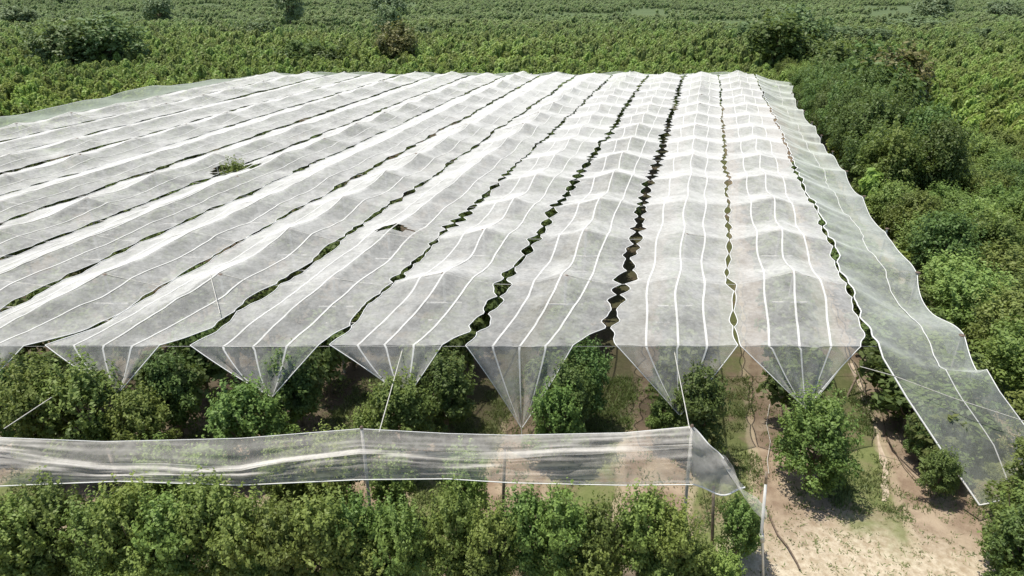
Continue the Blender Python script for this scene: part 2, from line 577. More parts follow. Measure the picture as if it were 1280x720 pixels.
def strip_edges(j, Y):
    gl, gr = GAPS[j - 1], GAPS[j]
    wl, wr = gl.half(Y), gr.half(Y)
    L, R = gl.c(Y) + wl, gr.c(Y) - wr
    if j in corner:
        a = [at_y(u, 433, Y0).x for u in corner[j]]
    else:
        a = [gapx(j - 1, Y0) + .25, gapx(j, Y0) - .25]
    k = np.clip(1 - (Y - Y0) / 1.1, 0, 1) ** 1.6
    return L * (1 - k) + a[0] * k, R * (1 - k) + a[1] * k


def mid_edges(j, Y):
    a = [gapx(j - 1, Y), gapx(j, Y)]
    k = np.clip(1 - (Y - Y0) / 3.0, 0, 1) ** 1.3
    if j in corner:
        b = [at_y(u, 433, Y0).x for u in corner[j]]
    else:
        b = [gapx(j - 1, Y0) + .25, gapx(j, Y0) - .25]
    return a[0] + .15 + (b[0] - gapx(j - 1, Y0) - .15) * k, a[1] - .15 + (b[1] - gapx(j, Y0) + .15) * k


NC = 21
YS = np.concatenate([np.arange(Y0, 40, .13), np.arange(40, Y1, .22), [Y1]])
NET_PTS = {}
for j in range(-11, 3):
    root = empty('netting_strip', (gapx(j - .5, Y0), Y0, 0))
    tag(root, STRIP_LABELS[j], 'netting', 'long white net roof strips over the orchard rows')
    off = np.array(root.location)
    Y = YS[:, None] * np.ones(NC)[None]
    c = np.linspace(-1, 1, NC)[None] * np.ones(len(YS))[:, None]
    eL, eR = strip_edges(j, YS)
    mL, mR = mid_edges(j, YS)
    X = mL[:, None] * (1 - c) / 2 + mR[:, None] * (1 + c) / 2
    ca = np.abs(c) ** 5
    X = X + np.where(c < 0, (eL - mL)[:, None], (eR - mR)[:, None]) * ca
    Z = net_z(j, c, Y, X)
    # a ragged far end
    Yv = Y + np.where(Y >= Y1 - .01, .3 * np.sin(c * 5 + j), 0)
    if j in (-2, -7, 2):        # where the cloth is pushed up by foliage near a tear
        for (hp, a, b) in HW:
            Z = Z + .16 * np.exp(-((X - hp.x) ** 2 + (Y - hp.y) ** 2) / 1.2)
    Pm = np.stack([X, Yv, Z], 2)
    Fc = grid_faces(len(YS), NC)
    V = Pm.reshape(-1, 3)
    cen = V[Fc].mean(1)
    keep = np.ones(len(Fc), bool)
    for (hp, a, b) in HW:
        keep &= (((cen[:, 0] - hp.x - SL * (cen[:, 1] - hp.y)) / a) ** 2 + ((cen[:, 1] - hp.y) / b) ** 2) > 1 + .35 * np.sin(cen[:, 0] * 9)
    link('net_roof', mesh_np('net_roof', V - off, Fc[keep]), M_NET, root, True)
    # front flap pulled down to its tie point
    if j in apex:
        u, v = apex[j]; ap = at_y(u, v, 16.9)
        NQ = 26
        q = np.linspace(0, .985, NQ)[:, None, None]
        fr = Pm[0][None]
        A = np.array(ap)[None, None]
        W = fr * (1 - q) + A * q
        cc = np.linspace(-1, 1, NC)[None, :, None]
        # cloth hangs: bulges forward and gathers into folds towards the tie
        bulge = np.sin(math.pi * q) * (1 - cc ** 2)
        fold = np.sin(cc * 11 + j) * .09 * q * (1 - q) * 4 + np.sin(cc * 23 + 2 * j) * .04 * q * (1 - q) * 3
        W = W + np.concatenate([0 * bulge, -.10 * bulge + fold, -.16 * bulge + 0 * fold], 2)
        link('end_flap', mesh_np('end_flap', W.reshape(-1, 3) - off, grid_faces(NQ, NC)), M_NET, root, True)
        flap = W
    else:
        flap = None
    # three sewn seams running the length, carried on down the flap
    for s in (-.5, 0.0, .5):
        cs = s + .028 * np.sin((YS - Y0) * 2 * math.pi / PSP + j + s * 3) * np.clip((YS - Y0) / 3, 0, 1) + .03 * vnoise(YS * .2, YS * 0 + j + s * 7, 4)
        xs_ = mL * (1 - cs) / 2 + mR * (1 + cs) / 2
        zs_ = net_z(j, cs, YS, xs_) + .016
        w = .032
        line = np.stack([xs_, YS, zs_], 1)
        if flap is not None:
            ci = int(round((s + 1) / 2 * (NC - 1)))
            fl = flap[1:-4, ci, :][::-1].copy(); fl[:, 1] -= .02
            line = np.concatenate([fl, line])
        wv = np.full(len(line), .034)
        if flap is not None: wv[:len(fl)] = np.linspace(.008, .028, len(fl))
        wv = np.stack([wv, 0 * wv, 0 * wv], 1)
        sl = np.stack([line - wv, line + wv], 1).reshape(-1, 3)
        link('seam', mesh_np('seam', sl - off, grid_faces(len(line), 2)), M_SEAM, root)
    for ed in (0, -1):
        line = Pm[:, ed, :].copy()
        if flap is not None:
            line = np.concatenate([flap[1:, ed, :][::-1], line])
        line[:, 2] += .01
        rr = .021 if j > -5 else .014
        V, f = tube_np(line, rr * .8, 4)
        link('hem', mesh_np('hem', V - off, f), M_HEM, root, True)
    NET_PTS[j] = Pm

# ---- side net on the right: slopes out over the outer tree row, its front end tied down by the track
def side_net():
    root = empty('side_netting', (10.5, 17.8, 0)); off = np.array(root.location)
    tag(root, 'thin side net sloping down the right edge of the covered block', 'netting')
    inner, outer = [], []
    fi = [(12.55, 14.3, .45), (11.95, 15.3, 1.35), (11.3, 16.5, 2.4)]
    fo = [(14.75, 15.1, .7), (14.7, 16.0, 1.6), (14.3, 17.0, 2.3)]
    n0 = 12
    for a in np.linspace(0, 1, n0, endpoint=False):
        t = a * 3
        seq = fi + [(gapx(2, 17.8) + .1, 17.8, HV + .02)]; k = int(t); inner.append(np.array(seq[k]) * (1 - (t - k)) + np.array(seq[k + 1]) * (t - k))
        seq = fo + [(14.25, 17.9, 2.75)]; outer.append(np.array(seq[k]) * (1 - (t - k)) + np.array(seq[k + 1]) * (t - k))
    Yn = np.arange(17.8, Y1 + .1, .2)
    G = GAPS[2]
    Xi = G.c(Yn) + G.half(Yn) + np.clip(1 - (Yn - 17.8) / 1, 0, 1) * .05
    Zi = valley_z(2, Yn)
    p = (Yn - 19.5) / 5.2
    sc = 1 - np.abs(2 * (p - np.floor(p)) - 1) ** 2          # belly between side posts
    wo = 3.35 - .10 * sc + .17 * vnoise(Yn * .35, Yn * 0, 31) + .9 * np.clip((Yn - 70) / 10, 0, 1)
    Xo = gapx(2, Yn) + wo
    Zo = 2.75 - .18 * sc + .22 * vnoise(Yn * .5, Yn * 0, 33)
    inner = np.concatenate([np.array(inner), np.stack([Xi, Yn, Zi], 1)])
    outer = np.concatenate([np.array(outer), np.stack([Xo, Yn, Zo], 1)])
    nc = 18
    c = np.linspace(0, 1, nc)[None, :, None]
    W = inner[:, None] * (1 - c) + outer[:, None] * c
    sag = np.sin(math.pi * c[..., 0])
    W[..., 2] -= .22 * sag
    W[..., 2] += .05 * vnoise(W[..., 0] * 1.1, W[..., 1] * .8, 41) * sag + .05 * np.abs(vnoise(W[..., 0] * 2.5, W[..., 1] * .5, 42)) * sag
    link('net_sheet', mesh_np('net_sheet', W.reshape(-1, 3) - off, grid_faces(len(inner), nc)), M_NET_THIN, root, True)
    for ci, w in ((10, .018),):
        ln = W[:, ci].copy(); ln[:, 2] += .02
        ln[:, 0] += .18 * vnoise(ln[:, 1] * .3, ln[:, 1] * 0, 55 + ci)
        sl = np.stack([ln - [w, 0, 0], ln + [w, 0, 0]], 1).reshape(-1, 3)
        link('seam', mesh_np('seam', sl - off, grid_faces(len(ln), 2)), M_SEAM, root)
    for ln, r_ in ((W[:, 0], .026), (W[:, -1], .016), (W[0], .02)):
        V, f = tube_np(ln, r_, 5); link('hem', mesh_np('hem', V - off, f), M_HEM, root, True)
    # drop of cloth below the outer edge
    D = np.stack([outer, outer + [.12, 0, -.55], outer + [.06, 0, -1.0]], 1)
    D[:, 1:, 2] += .15 * vnoise(D[:, 1:, 1] * .6, D[:, 1:, 0] * 0, 61)
    D[:, :, 2] = np.maximum(D[:, :, 2], .1)
    link('hanging_edge', mesh_np('hanging_edge', D.reshape(-1, 3) - off, grid_faces(len(outer), 3)), M_NET_THIN, root, True)


side_net()


def far_side(name, label, inner_f, outer_f, s):
    root = empty(name, tuple(inner_f(s[:1])[0] * [1, 1, 0])); off = np.array(root.location)
    tag(root, label, 'netting')
    I, O = inner_f(s), outer_f(s)
    c = np.linspace(0, 1, 6)[None, :, None]
    W = I[:, None] * (1 - c) + O[:, None] * c
    W[..., 2] -= .15 * np.sin(math.pi * c[..., 0])
    link('net_sheet', mesh_np('net_sheet', W.reshape(-1, 3) - off, grid_faces(len(s), 6)), M_NET_GREY, root, True)
    V, f = tube_np(O, .02, 4); link('hem', mesh_np('hem', V - off, f), M_HEM, root, True)


gl = GAPS[-12]
far_side('side_netting', 'grey side net sloping off the far left edge towards the green field',
         lambda Y: np.stack([gl.c(Y) - .05, Y, valley_z(-11, Y)], 1),
         lambda Y: np.stack([gl.c(Y) - 5.2 + .5 * vnoise(Y * .3, Y * 0, 71), Y, 3.35 + .3 * vnoise(Y * .35, Y * 0, 72)], 1), np.arange(26, 80.1, .4))
xa, xb = gapx(-12, Y1) + .1, gapx(2, Y1) + .6
far_side('end_netting', 'grey net edge hanging along the far end of the covered block',
         lambda x: np.stack([x, 0 * x + Y1 + .35, 0 * x + HV + .1], 1),
         lambda x: np.stack([x, Y1 + 3.6 + .4 * vnoise(x * .3, x * 0, 73), 3.25 + .25 * vnoise(x * .4, x * 0, 74)], 1), np.arange(xa, xb, .5))

# ---- posts with cross arms on the row lines
pm = tubes_mesh('post', [([(0, 0, -.2), (0, 0, 2.0), (0, 0, 4.0)], [.055, .05, .045], 8)])
pm.materials.append(M_POST)
capm = tubes_mesh('cap', [([(0, 0, 3.98), (0, 0, 4.03), (0, 0, 4.06)], [.085, .10, .05], 10)]); capm.materials.append(M_HOSE)
armm = tubes_mesh('cross_arm', [([(-.62, -.06, 0), (.62, -.06, 0)], [.035, .035], 6)]); armm.materials.append(M_POST)
r = random.Random(4)
POSTX = {}
for j in range(-11, 3):
    for k in range(13):
        y = PY0 + PSP * k
        eL, eR = strip_edges(j, np.array([y]))
        x = float(eL[0] + eR[0]) / 2
        zt = float(net_z(j, np.array([0.]), np.array([y]), np.array([x]))[0])
        if (x / (y * CP + 9 * SP)) < -.82: continue
        t = empty('trellis_post', (x, y, 0))
        t.scale = (1, 1, (zt - .03) / 4.06)
        tag(t, 'pale orchard post standing under the white net roof', 'post', 'posts holding up the net roof')
        link('pole', pm, None, t); link('cap', capm, None, t)
        if k < 5:
            for z_ in (2.2, 2.9):
                a = link('cross_arm', armm, None, t); a.location.z = z_


def cord(name, pts, r_, mat, label, cat, group=None, kind=None, sag=0.0):
    P = [np.array(p, float) for p in pts]
    if len(P) == 2 and sag:
        P = [P[0] * (1 - t) + P[1] * t - np.array([0, 0, sag * 4 * t * (1 - t)]) for t in np.linspace(0, 1, 14)]
    o = P[0] * [1, 1, 0]
    V, f = tube_np(P, r_, 5)
    ob = link(name, mesh_np(name, V - o, f), mat, None, True); ob.location = o
    return tag(ob, label, cat, group, kind)


# cross cables: the front one, one per line of posts
cord('support_cable', [(gapx(-12, Y0), Y0, HV - .02), (gapx(2, Y0) + .15, Y0, HV - .02)], .005, M_WIRE,
     'steel cable carrying the front edge of the net roof', 'cable')
for k in range(13):
    y = PY0 + PSP * k
    pts = []
    for j in range(-11, 3):
        eL, eR = strip_edges(j, np.array([y]))
        for c in (-1, -.5, 0, .5, 1):
            x = float(eL[0] * (1 - c) / 2 + eR[0] * (1 + c) / 2)
            pts.append((x, y, float(net_z(j, np.array([float(c)]), np.array([y]), np.array([x]))[0]) - .03))
    cord('ridge_cable', pts, .012 + .0006 * k, M_ROPE, 'thin cross cable pushing up the net over a line of posts', 'cable', 'cross cables over the post lines')

# guy ropes and struts at the front
cord('guy_rope', [at_y(503, 437, 17.8), at_y(474, 540, 14.2)], .013, M_ROPE, 'taut white rope from the net edge down beside the round tree left of centre', 'rope')
cord('guy_rope', [at_y(843, 440, 17.8), at_y(862, 536, 13.3)], .012, M_ROPE, 'white rope running down to the right end post of the low net', 'rope')
cord('guy_rope', [at_y(108, 468, 17.0), at_y(5, 536, 14.3)], .013, M_ROPE, 'pale rope slanting down across the trees at far left', 'rope')
cord('guy_rope', [at_y(262, 340, 21.8), at_y(275, 392, 19.5)], .014, M_ROPE, 'short white rope lying over the fourth net strip from the widest gap', 'rope')
cord('guy_rope', [at_z(652, 535, 1.15), at_z(652, 550, .8)], .014, M_ROPE, 'short cord tying down the lowest net point in the centre', 'rope')
cord('guy_rope', [at_y(1075, 458, 17.4), at_y(1118, 470, 17.0), at_y(1190, 497, 16.5), at_y(1282, 527, 15.9)], .012, M_ROPE,
     'pale rope stretched across the front of the sloping side net', 'rope')

for (u0, v0, u1, v1, zb, r_, mt, lb, nm, ct) in (
        (1084, 446, 1058, 496, .0, .04, M_WOOD, 'thin wooden strut leaning where net roof and side net meet', 'leaning_strut', 'post'),
        (1066, 452, 1082, 488, .9, .022, M_WOOD, 'short crooked stick crossing the leaning wooden strut', 'stick', 'stick')):
    a = at_z(u1, v1, zb); b = at_y(u0, v0, a.y + .6)
    cord(nm, [a - Vector((0, 0, .1)), (a + b) / 2, b], r_, mt, lb, ct)
# side posts holding the outer edge
for i, Yp in enumerate([15.1] + [19.5 + 5.2 * k for k in range(11)]):
    if i == 0: x, z = 14.75, 1.25
    else: x, z = gapx(2, Yp) + 3.4, 2.85
    t = empty('side_post', (x, Yp, 0)); t.scale = (1, 1, z / 4.06)
    tag(t, 'short pale post at the bottom corner of the side net' if i == 0 else 'pale post under the outer edge of the side net', 'post',
        None if i == 0 else 'posts along the right side net')
    link('pole', pm, None, t); link('cap', capm, None, t)

# ------------------------------------------------------------------ the low gathered net in front
def curtain():
    YT, YB = 13.35, 12.45
    us = np.linspace(-330, 865, 260)
    top = np.interp(us, [-330, -150, 0, 130, 300, 450, 560, 640, 780, 865], [545, 552, 547, 552, 548, 536, 542, 544, 541, 533])
    b1 = np.interp(us, [-330, 0, 120, 300, 450, 560, 640, 780, 865], [566, 563, 577, 580, 561, 566, 565, 556, 552])
    b2 = np.interp(us, [-330, 0, 120, 300, 450, 560, 640, 780, 865], [580, 574, 585, 587, 569, 574, 577, 566, 560])
    bot = np.interp(us, [-330, 0, 150, 300, 450, 560, 640, 780, 865], [602, 606, 600, 605, 598, 597, 602, 605, 604])
    root = empty('low_netting', (0, 13.3, 0)); off = np.array(root.location)
    tag(root, 'low gathered net slung across the orchard in front of the roof strips', 'netting')
    rows = []
    NRW = 48
    tv = np.linspace(0, 1, NRW)
    for a in tv:
        v = np.interp(a, [0, .3, .5, 1], [0, 1, 2, 3])
        k = int(min(v, 2)); f = v - k
        L = [top, b1, b2, bot]
        vv = L[k] * (1 - f) + L[k + 1] * f
        vv = vv + 2.2 * vnoise(us * .012 + a * 2, us * 0 + a * 3, 81) * math.sin(math.pi * a)
        yy = YT + (YB - YT) * a + 0.10 * math.sin(math.pi * a) * vnoise(us * .02, us * 0 + a * 7, 82) + .035 * vnoise(us * .007, us * 0 + a * 13, 83) + .022 * vnoise(us * .014 + 9, us * 0 + a * 30, 86) + .012 * vnoise(us * .05, us * 0 + a * 40, 87) - .25 * math.sin(a * math.pi)
        rows.append(np.array([at_y(u, v_, y) for u, v_, y in zip(us, vv, yy)]))
    W = np.stack(rows)                                        # (24, n, 3)
    link('net_sheet', mesh_np('net_sheet', W.reshape(-1, 3) - off, grid_faces(NRW, len(us))), M_NET_CURTAIN, root, True)
    # doubled, bunched cloth along the middle
    for (ra, rb, dy, sd) in ((14, 21, -.05, 1), (45, 47, -.04, 3)):
        Bn = W[ra:rb + 1].copy(); Bn[..., 1] += dy
        Bn[..., 2] += .05 * vnoise(Bn[..., 0] * .5, Bn[..., 2] * 3 + sd, 84 + sd)
        link('bunched_cloth', mesh_np('bunched_cloth', Bn.reshape(-1, 3) - off, grid_faces(rb - ra + 1, len(us))), M_NET_CURTAIN, root, True)
    for i, r_ in ((0, .009), (47, .013)):
        V, f = tube_np(W[i] + ([0, -.07, .02] if i else [0, 0, 0]), r_, 5); link('hem', mesh_np('hem', V - off, f), M_HEM, root, True)
    # loose end: a three-cornered drape and a twisted tail to the white pole
    e = W[:, -1, :]
    tipA, tipB = np.array(at_y(932, 611, 12.9)), np.array(at_y(905, 574, 13.1))
    n = 14
    D = []
    for a in np.linspace(0, 1, n):
        tgt = tipB * (1 - a) + tipA * a
        src = e[int(round(a * 47))]
        s_ = np.linspace(0, 1, n)[:, None]
        ln = src * (1 - s_) + tgt * s_
        ln[:, 2] -= .22 * np.sin(math.pi * s_[:, 0]) * a
        ln[:, 1] += .06 * np.sin(s_[:, 0] * 9 + a * 12)
        D.append(ln)
    D = np.stack(D)
    link('loose_end', mesh_np('loose_end', D.reshape(-1, 3) - off, grid_faces(n, n)), M_NET_CURTAIN, root, True)
    V, f = tube_np(D[-1], .022, 5); link('hem', mesh_np('hem', V - off, f), M_HEM, root, True)
    V, f = tube_np(D[0], .018, 5); link('hem', mesh_np('hem', V - off, f), M_HEM, root, True)
    pts = [tipB, np.array(at_y(922, 600, 12.9)), np.array(at_y(938, 622, 12.6)), np.array(at_y(952, 640, 12.4))]
    P = np.array([np.array([np.interp(s_, [0, 1, 2, 3], [p[i] for p in pts]) for i in range(3)]) for s_ in np.linspace(0, 3, 26)])
    wd = np.linspace(.10, .17, 26)
    tw = np.linspace(0, 5, 26)
    T = np.stack([P + np.stack([np.cos(tw + o) * wd * .8, np.sin(tw + o) * wd, np.sin(tw + o) * wd * .6], 1) for o in (0, .7, 1.5, 2.3, 3.1)], 1)
    link('twisted_tail', mesh_np('twisted_tail', T.reshape(-1, 3) - off, grid_faces(26, 5)), M_NET_CURTAIN, root, True)
    return e[0]


ce = curtain()
# posts carrying the low net
for (u, vt, Yp, lean, lb, dark) in ((865, 533, 13.35, (.12, -.1), 'tall thin post at the right end of the low gathered net', 0),
                                    (452, 535, 13.35, (.0, -.05), 'pale post propping the low net left of centre', 0),
                                    (135, 563, 13.2, (.3, -.2), 'short dark leaning post behind the low net at left', 1),
                                    (631, 560, 13.2, (-.1, -.1), 'grey post behind the low net just left of its centre', 1),
                                    (892, 610, 13.1, (.2, -.1), 'short leaning stake under the loose end of the low net', 1)):
    tp = at_y(u, vt, Yp)
    t = empty('net_post', (tp.x + lean[0], Yp + lean[1], 0))
    tag(t, lb, 'post')
    o = np.array(t.location)
    a = np.array([0, 0, -.2]); b = np.array(tp) - o
    ln = [a * (1 - s_) + b * s_ for s_ in np.linspace(0, 1, 4)]
    link('pole', tubes_mesh('pole', [(ln, [.045, .043, .04, .036], 8)]), M_WOOD if dark else M_POST, t, True)
    link('cap', tubes_mesh('cap', [([b, b + [0, 0, .05]], [.05, .03], 8)]), M_HOSE, t)

# white pole and its cord, lower right
pb, pt = at_z(956, 722, .0), None
pt = at_y(958, 590, 12.3)
t = empty('white_pole', (pb.x, pb.y, 0)); tag(t, 'tall white painted pole leaning at the corner of the sandy track', 'pole')
o = np.array(t.location); b = np.array(pt) - o
L3 = [np.array([0, 0, -.2]), b * .36 + [-.07, 0, 0], b * .42 + [-.10, 0, 0], b * .90 + [-.01, 0, 0]]
link('painted_pole', tubes_mesh('painted_pole', [(L3, [.027, .03, .036, .032], 9)]), M_WHITE, t, True)
link('bare_top', tubes_mesh('bare_top', [([L3[-1], b], [.036, .03], 8)]), M_WOOD, t, True)
link('tie', tubes_mesh('tie', [([L3[1], L3[2] + [0, 0, .05]], [.055, .055], 9)]), M_ROPE, t, True)
cord('fallen_hose', [at_z(u, v, .05) for u, v in ((960, 640), (966, 655), (972, 668), (985, 684), (996, 703), (1000, 712))], .022, M_HOSE,
     'dark brown hose lying on the sandy ground right of the white pole', 'hose')
cord('drip_line', [at_z(u, v, .06) for u, v in ((962, 505), (958, 530), (963, 552), (959, 575), (961, 592))], .009, M_ROPE,
     'pale irrigation line along the grass strip left of the big round tree', 'hose')
cord('drip_line', [at_z(u, v, .06) for u, v in ((1092, 463), (1100, 500), (1108, 548), (1130, 582), (1150, 604))], .014, M_HOSE,
     'thin dark line on the bare soil under the side net front', 'hose')

# worn pale runnel down the track
pp = [(1062, 455), (1074, 478), (1080, 500), (1092, 525), (1098, 548), (1104, 575), (1107, 590), (1106, 600), (1108, 612), (1106, 625)]
C = np.array([at_z(u, v, 0) for u, v in pp]); 
ti = np.linspace(0, len(pp) - 1, 70)
C = np.stack([np.interp(ti, range(len(pp)), C[:, i]) for i in range(3)], 1)
w = .045 + .045 * vnoise(ti * 2.0, ti * 0, 91) + .02 * ti / 3
R_ = np.stack([C - np.stack([w, 0 * w, 0 * w], 1), C, C + np.stack([w * (1 + .4 * vnoise(ti * 3, ti * 0, 92)), 0 * w, 0 * w], 1)], 1).reshape(-1, 3)
R_[:, 2] = gz(R_[:, 0], R_[:, 1]) + .012
tag(link('path', mesh_np('path', R_, grid_faces(70, 3)), plain('pale_dust', (.38, .30, .22), (.50, .42, .32), 7, .95)), kind='structure')

# ------------------------------------------------------------------ trees: front ends of the rows, seen in the open
def near(u, v, z, s, label, kind=0, sz=None, group=None, i=None):
    p = at_z(u, v, z)
    cr = (NEAR, NEAR_OL, NEAR_DK)[kind]
    i = random.randrange(4) if i is None else i
    return tree('orchard_tree', p.x, p.y, cr[i], NEAR_T[i % 3], s, sz, label, 'tree', group)


p = at_z(1008, 608, 0)
tree('orchard_tree', p.x, p.y, LONE, NEAR_T[0], .95, .88, 'bushy round tree alone on the sandy track, at the end of the rightmost row', 'tree')
near(868, 572, 0, .92, 'dark tree behind the right end of the low net', 2, .95, i=1)
near(832, 540, .5, .62, 'small tree beside the white rope, left of the dark tree', 0, i=2)
near(505, 583, 0, .98, 'round tree under the centre left flap, a white rope crossing it', 0, .95, i=2)
near(460, 575, .3, .62, 'low bush at the left foot of the round tree', 0, i=3)
near(560, 548, 0, .92, 'second tree back from the round tree left of centre', 2, .95, i=0)
near(318, 590, 0, 1.0, 'leafy tree under the flap tip, third row from the left', 0, .92, i=1)
near(372, 545, 0, .95, 'dark tree behind the right shoulder of the leafy flap tip tree', 2, .95, i=2)
near(130, 585, 0, 1.12, 'broad tree at left whose crown meets the flap tip', 0, 1.08, i=3)
near(72, 585, 0, 1.0, 'tall tree with a rope slanting across it, near the left edge', 0, 1.1, i=0)
near(190, 590, 0, .88, 'yellowish tree low behind the net, right of the broad tree', 1, .85, i=1)
near(228, 545, 0, .85, 'shaded tree between the broad tree and the dark soil', 2, .9, i=2)
near(22, 560, 0, .85, 'shaded tree cut by the left edge of the photo above the low net', 2, .95, i=3)
near(692, 580, 0, .72, 'narrow tree right of the lowest net point', 0, .85, i=1)
near(708, 560, 0, .80, 'second tree right of the lowest net point, partly shaded', 2, .9, i=3)
near(728, 530, 0, .85, 'third tree going back from the lowest net point, under the gap', 2, .95, i=0)

# trees at the foot of the picture, in front of the low net
front = [(-45, 1.0, 0), (8, .98, 1), (60, 1.02, 0), (112, .96, 2), (158, 1.04, 1), (208, .98, 0), (255, 1.04, 1), (302, 1.0, 1), (350, .96, 0), (400, 1.03, 1), (440, .94, 0),
         (492, 1.0, 0), (562, 1.0, 2), (612, .93, 0), (655, .98, 2), (705, 1.0, 1), (752, .92, 2), (805, .98, 0), (848, .9, 1)]
r = random.Random(12)
for i, (u, s, kd) in enumerate(front):
    kd = {0: 1 if i % 4 == 1 else 0, 1: 1, 2: 0}[kd]
    p = at_y(u, 640, 11.75 + r.uniform(-.25, .25))
    cr = (NEAR, NEAR_OL, NEAR_DK)[kd][r.randrange(4)]
    tree('orchard_tree', p.x, p.y, cr, NEAR_T[i % 3], s * (.82 if u < 420 else .68), s * .91,
         {0: 'green tree in the front row below the low net', 1: 'yellowish green tree in the front row below the low net', 2: 'dark tree in the front row below the low net'}[kd],
         'tree', 'trees in the front row below the low net')
for i, (u, v_, s) in enumerate(((30, 720, .8), (180, 722, .85), (330, 724, .8), (470, 722, .75), (600, 722, .8), (740, 722, .85), (870, 705, .7), (905, 715, .62), (830, 716, .7))):
    p = at_z(u, v_, .9)
    tree('orchard_tree', p.x, p.y, (NEAR, NEAR_OL)[i % 2][i % 4], NEAR_T[i % 3], s * .8, s * .7, 'smaller tree along the bottom edge of the photo', 'tree',
         'smaller trees along the bottom edge')
p = at_z(922, 680, .6)
tree('orchard_tree', p.x, p.y, NEAR[2], NEAR_T[0], .6, .6, 'slim young tree just left of the white pole', 'tree')
for i, (u, s) in enumerate(((168, .9), (232, .86), (335, .88), (398, 1.0), (478, .84), (575, .86))):
    p = at_y(u, 600, 13.0)
    tree('orchard_tree', p.x, 13.95, NEAR_OL[i % 4], NEAR_T[i % 3], s * .75, s * .93, 'yellow green tree seen through the low gathered net', 'tree',
         'trees seen through the low net')

# the outer row beneath the side net, and the big ones at the lower right
for (u, v, z, s, kd, lb) in ((1262, 722, 0, .95, 0, 'bright bushy tree at the lower right corner below the side net'),
                             (1290, 655, 0, 1.05, 0, 'tree cut by the right edge of the photo below the side net corner'),
                             (1262, 745, 0, .8, 2, 'shaded bush in the lower right corner of the photo'),
                             (1166, 622, 0, .50, 2, 'dark tree beside the white front edge of the side net'),
                             (1146, 575, 0, .55, 2, 'dark tree beneath the upper front edge of the side net')):
    near(u, v, z, s, lb, kd, sz=s * (.85 if kd == 0 else 1))

r = random.Random(33)
cnt = 0
# net-covered rows
under_pts = []
for j in range(-11, 3):
    y = 18.3 + r.uniform(0, .6)
    while y < 78.5:
        x = gapx(j - .5, y) + .35 + r.uniform(-.12, .12)
        if x / (y * CP + 9 * SP) > -.80 and r.random() > .05:
            under_pts.append((y * CP + 11 * SP, x, y, r.uniform(.85, 1.05)))
        y += r.uniform(1.55, 2.0)
under_pts.sort()
for (d, x, y, s) in under_pts[:75]:
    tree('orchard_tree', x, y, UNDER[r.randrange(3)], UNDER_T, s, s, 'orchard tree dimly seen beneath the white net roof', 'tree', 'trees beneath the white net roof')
y = 16.6
while y < 48:
    x = gapx(2, y) + 2.0 + r.uniform(-.2, .2)
    tree('orchard_tree', x, y, UNDER[r.randrange(3)], UNDER_T, 1.25 if y > 18 else .9, .8 if y > 18.5 else .62, 'tree dimly seen beneath the sloping side net', 'tree', 'outer row trees beneath the side net')
    y += 1.7


for (yy, dx, s_, h_) in ((15.9, 2.4, .7, .36), (16.8, 3.0, .8, .5), (17.9, 3.3, 1.0, .72), (19.4, 3.5, 1.0, .75), (21.2, 3.4, .9, .75), (23.2, 3.5, .95, .75), (25.4, 3.4, .9, .75)):
    tree('orchard_tree', gapx(2, yy) + dx, yy, UNDER[r.randrange(3)], UNDER_T, s_, h_, 'tree dimly seen beneath the sloping side net', 'tree', 'outer row trees beneath the side net')


for (hp, a_, b_), sc_, mesh_, lb in ((HW[1], (1.1, 1.40), NEAR_OL[1], 'tree top pushing out through the torn gap in the left part of the roof'),):
    tree('orchard_tree', hp.x, hp.y, mesh_, UNDER_T, sc_[0] * .85, sc_[1] * .88, lb, 'tree')


# ---- geometry-node scatter for what nobody could count
def scatter(name, pts, scales, srcs, mat, seed=1, squash=None):
    """points carrying a scale; every point gets one clump of the source mesh"""
    me_ = bpy.data.meshes.new(name)
    me_.vertices.add(len(pts)); me_.vertices.foreach_set('co', np.asarray(pts, np.float32).ravel())
    a = me_.attributes.new('sc', 'FLOAT_VECTOR', 'POINT')
    a.data.foreach_set('vector', np.asarray(scales, np.float32).ravel())
    rr = np.random.default_rng(seed)
    rt = np.zeros((len(pts), 3), np.float32); rt[:, 2] = rr.uniform(0, 6.28, len(pts)); rt[:, :2] = rr.normal(0, .08, (len(pts), 2))
    a = me_.attributes.new('rot', 'FLOAT_VECTOR', 'POINT'); a.data.foreach_set('vector', rt.ravel())
    ob = bpy.data.objects.new(name, me_); COL.objects.link(ob)
    ng = bpy.data.node_groups.new(name, 'GeometryNodeTree')
    ng.interface.new_socket('Geometry', in_out='INPUT', socket_type='NodeSocketGeometry')
    ng.interface.new_socket('Geometry', in_out='OUTPUT', socket_type='NodeSocketGeometry')
    gi = ng.nodes.new('NodeGroupInput'); go = ng.nodes.new('NodeGroupOutput')
    iop = ng.nodes.new('GeometryNodeInstanceOnPoints')
    ng.links.new(gi.outputs[0], iop.inputs['Points'])
    oi = ng.nodes.new('GeometryNodeObjectInfo'); oi.inputs['Object'].default_value = srcs; oi.transform_space = 'ORIGINAL'
    ng.links.new(oi.outputs['Geometry'], iop.inputs['Instance'])
    for nm, sock in (('sc', 'Scale'), ('rot', 'Rotation')):
        na = ng.nodes.new('GeometryNodeInputNamedAttribute'); na.data_type = 'FLOAT_VECTOR'; na.inputs['Name'].default_value = nm
        if sock == 'Rotation':
            e = ng.nodes.new('FunctionNodeEulerToRotation'); ng.links.new(na.outputs[0], e.inputs[0]); ng.links.new(e.outputs[0], iop.inputs[sock])
        else:
            ng.links.new(na.outputs[0], iop.inputs[sock])
    ng.links.new(iop.outputs[0], go.inputs[0])
    md = ob.modifiers.new('scatter', 'NODES'); md.node_group = ng
    return ob


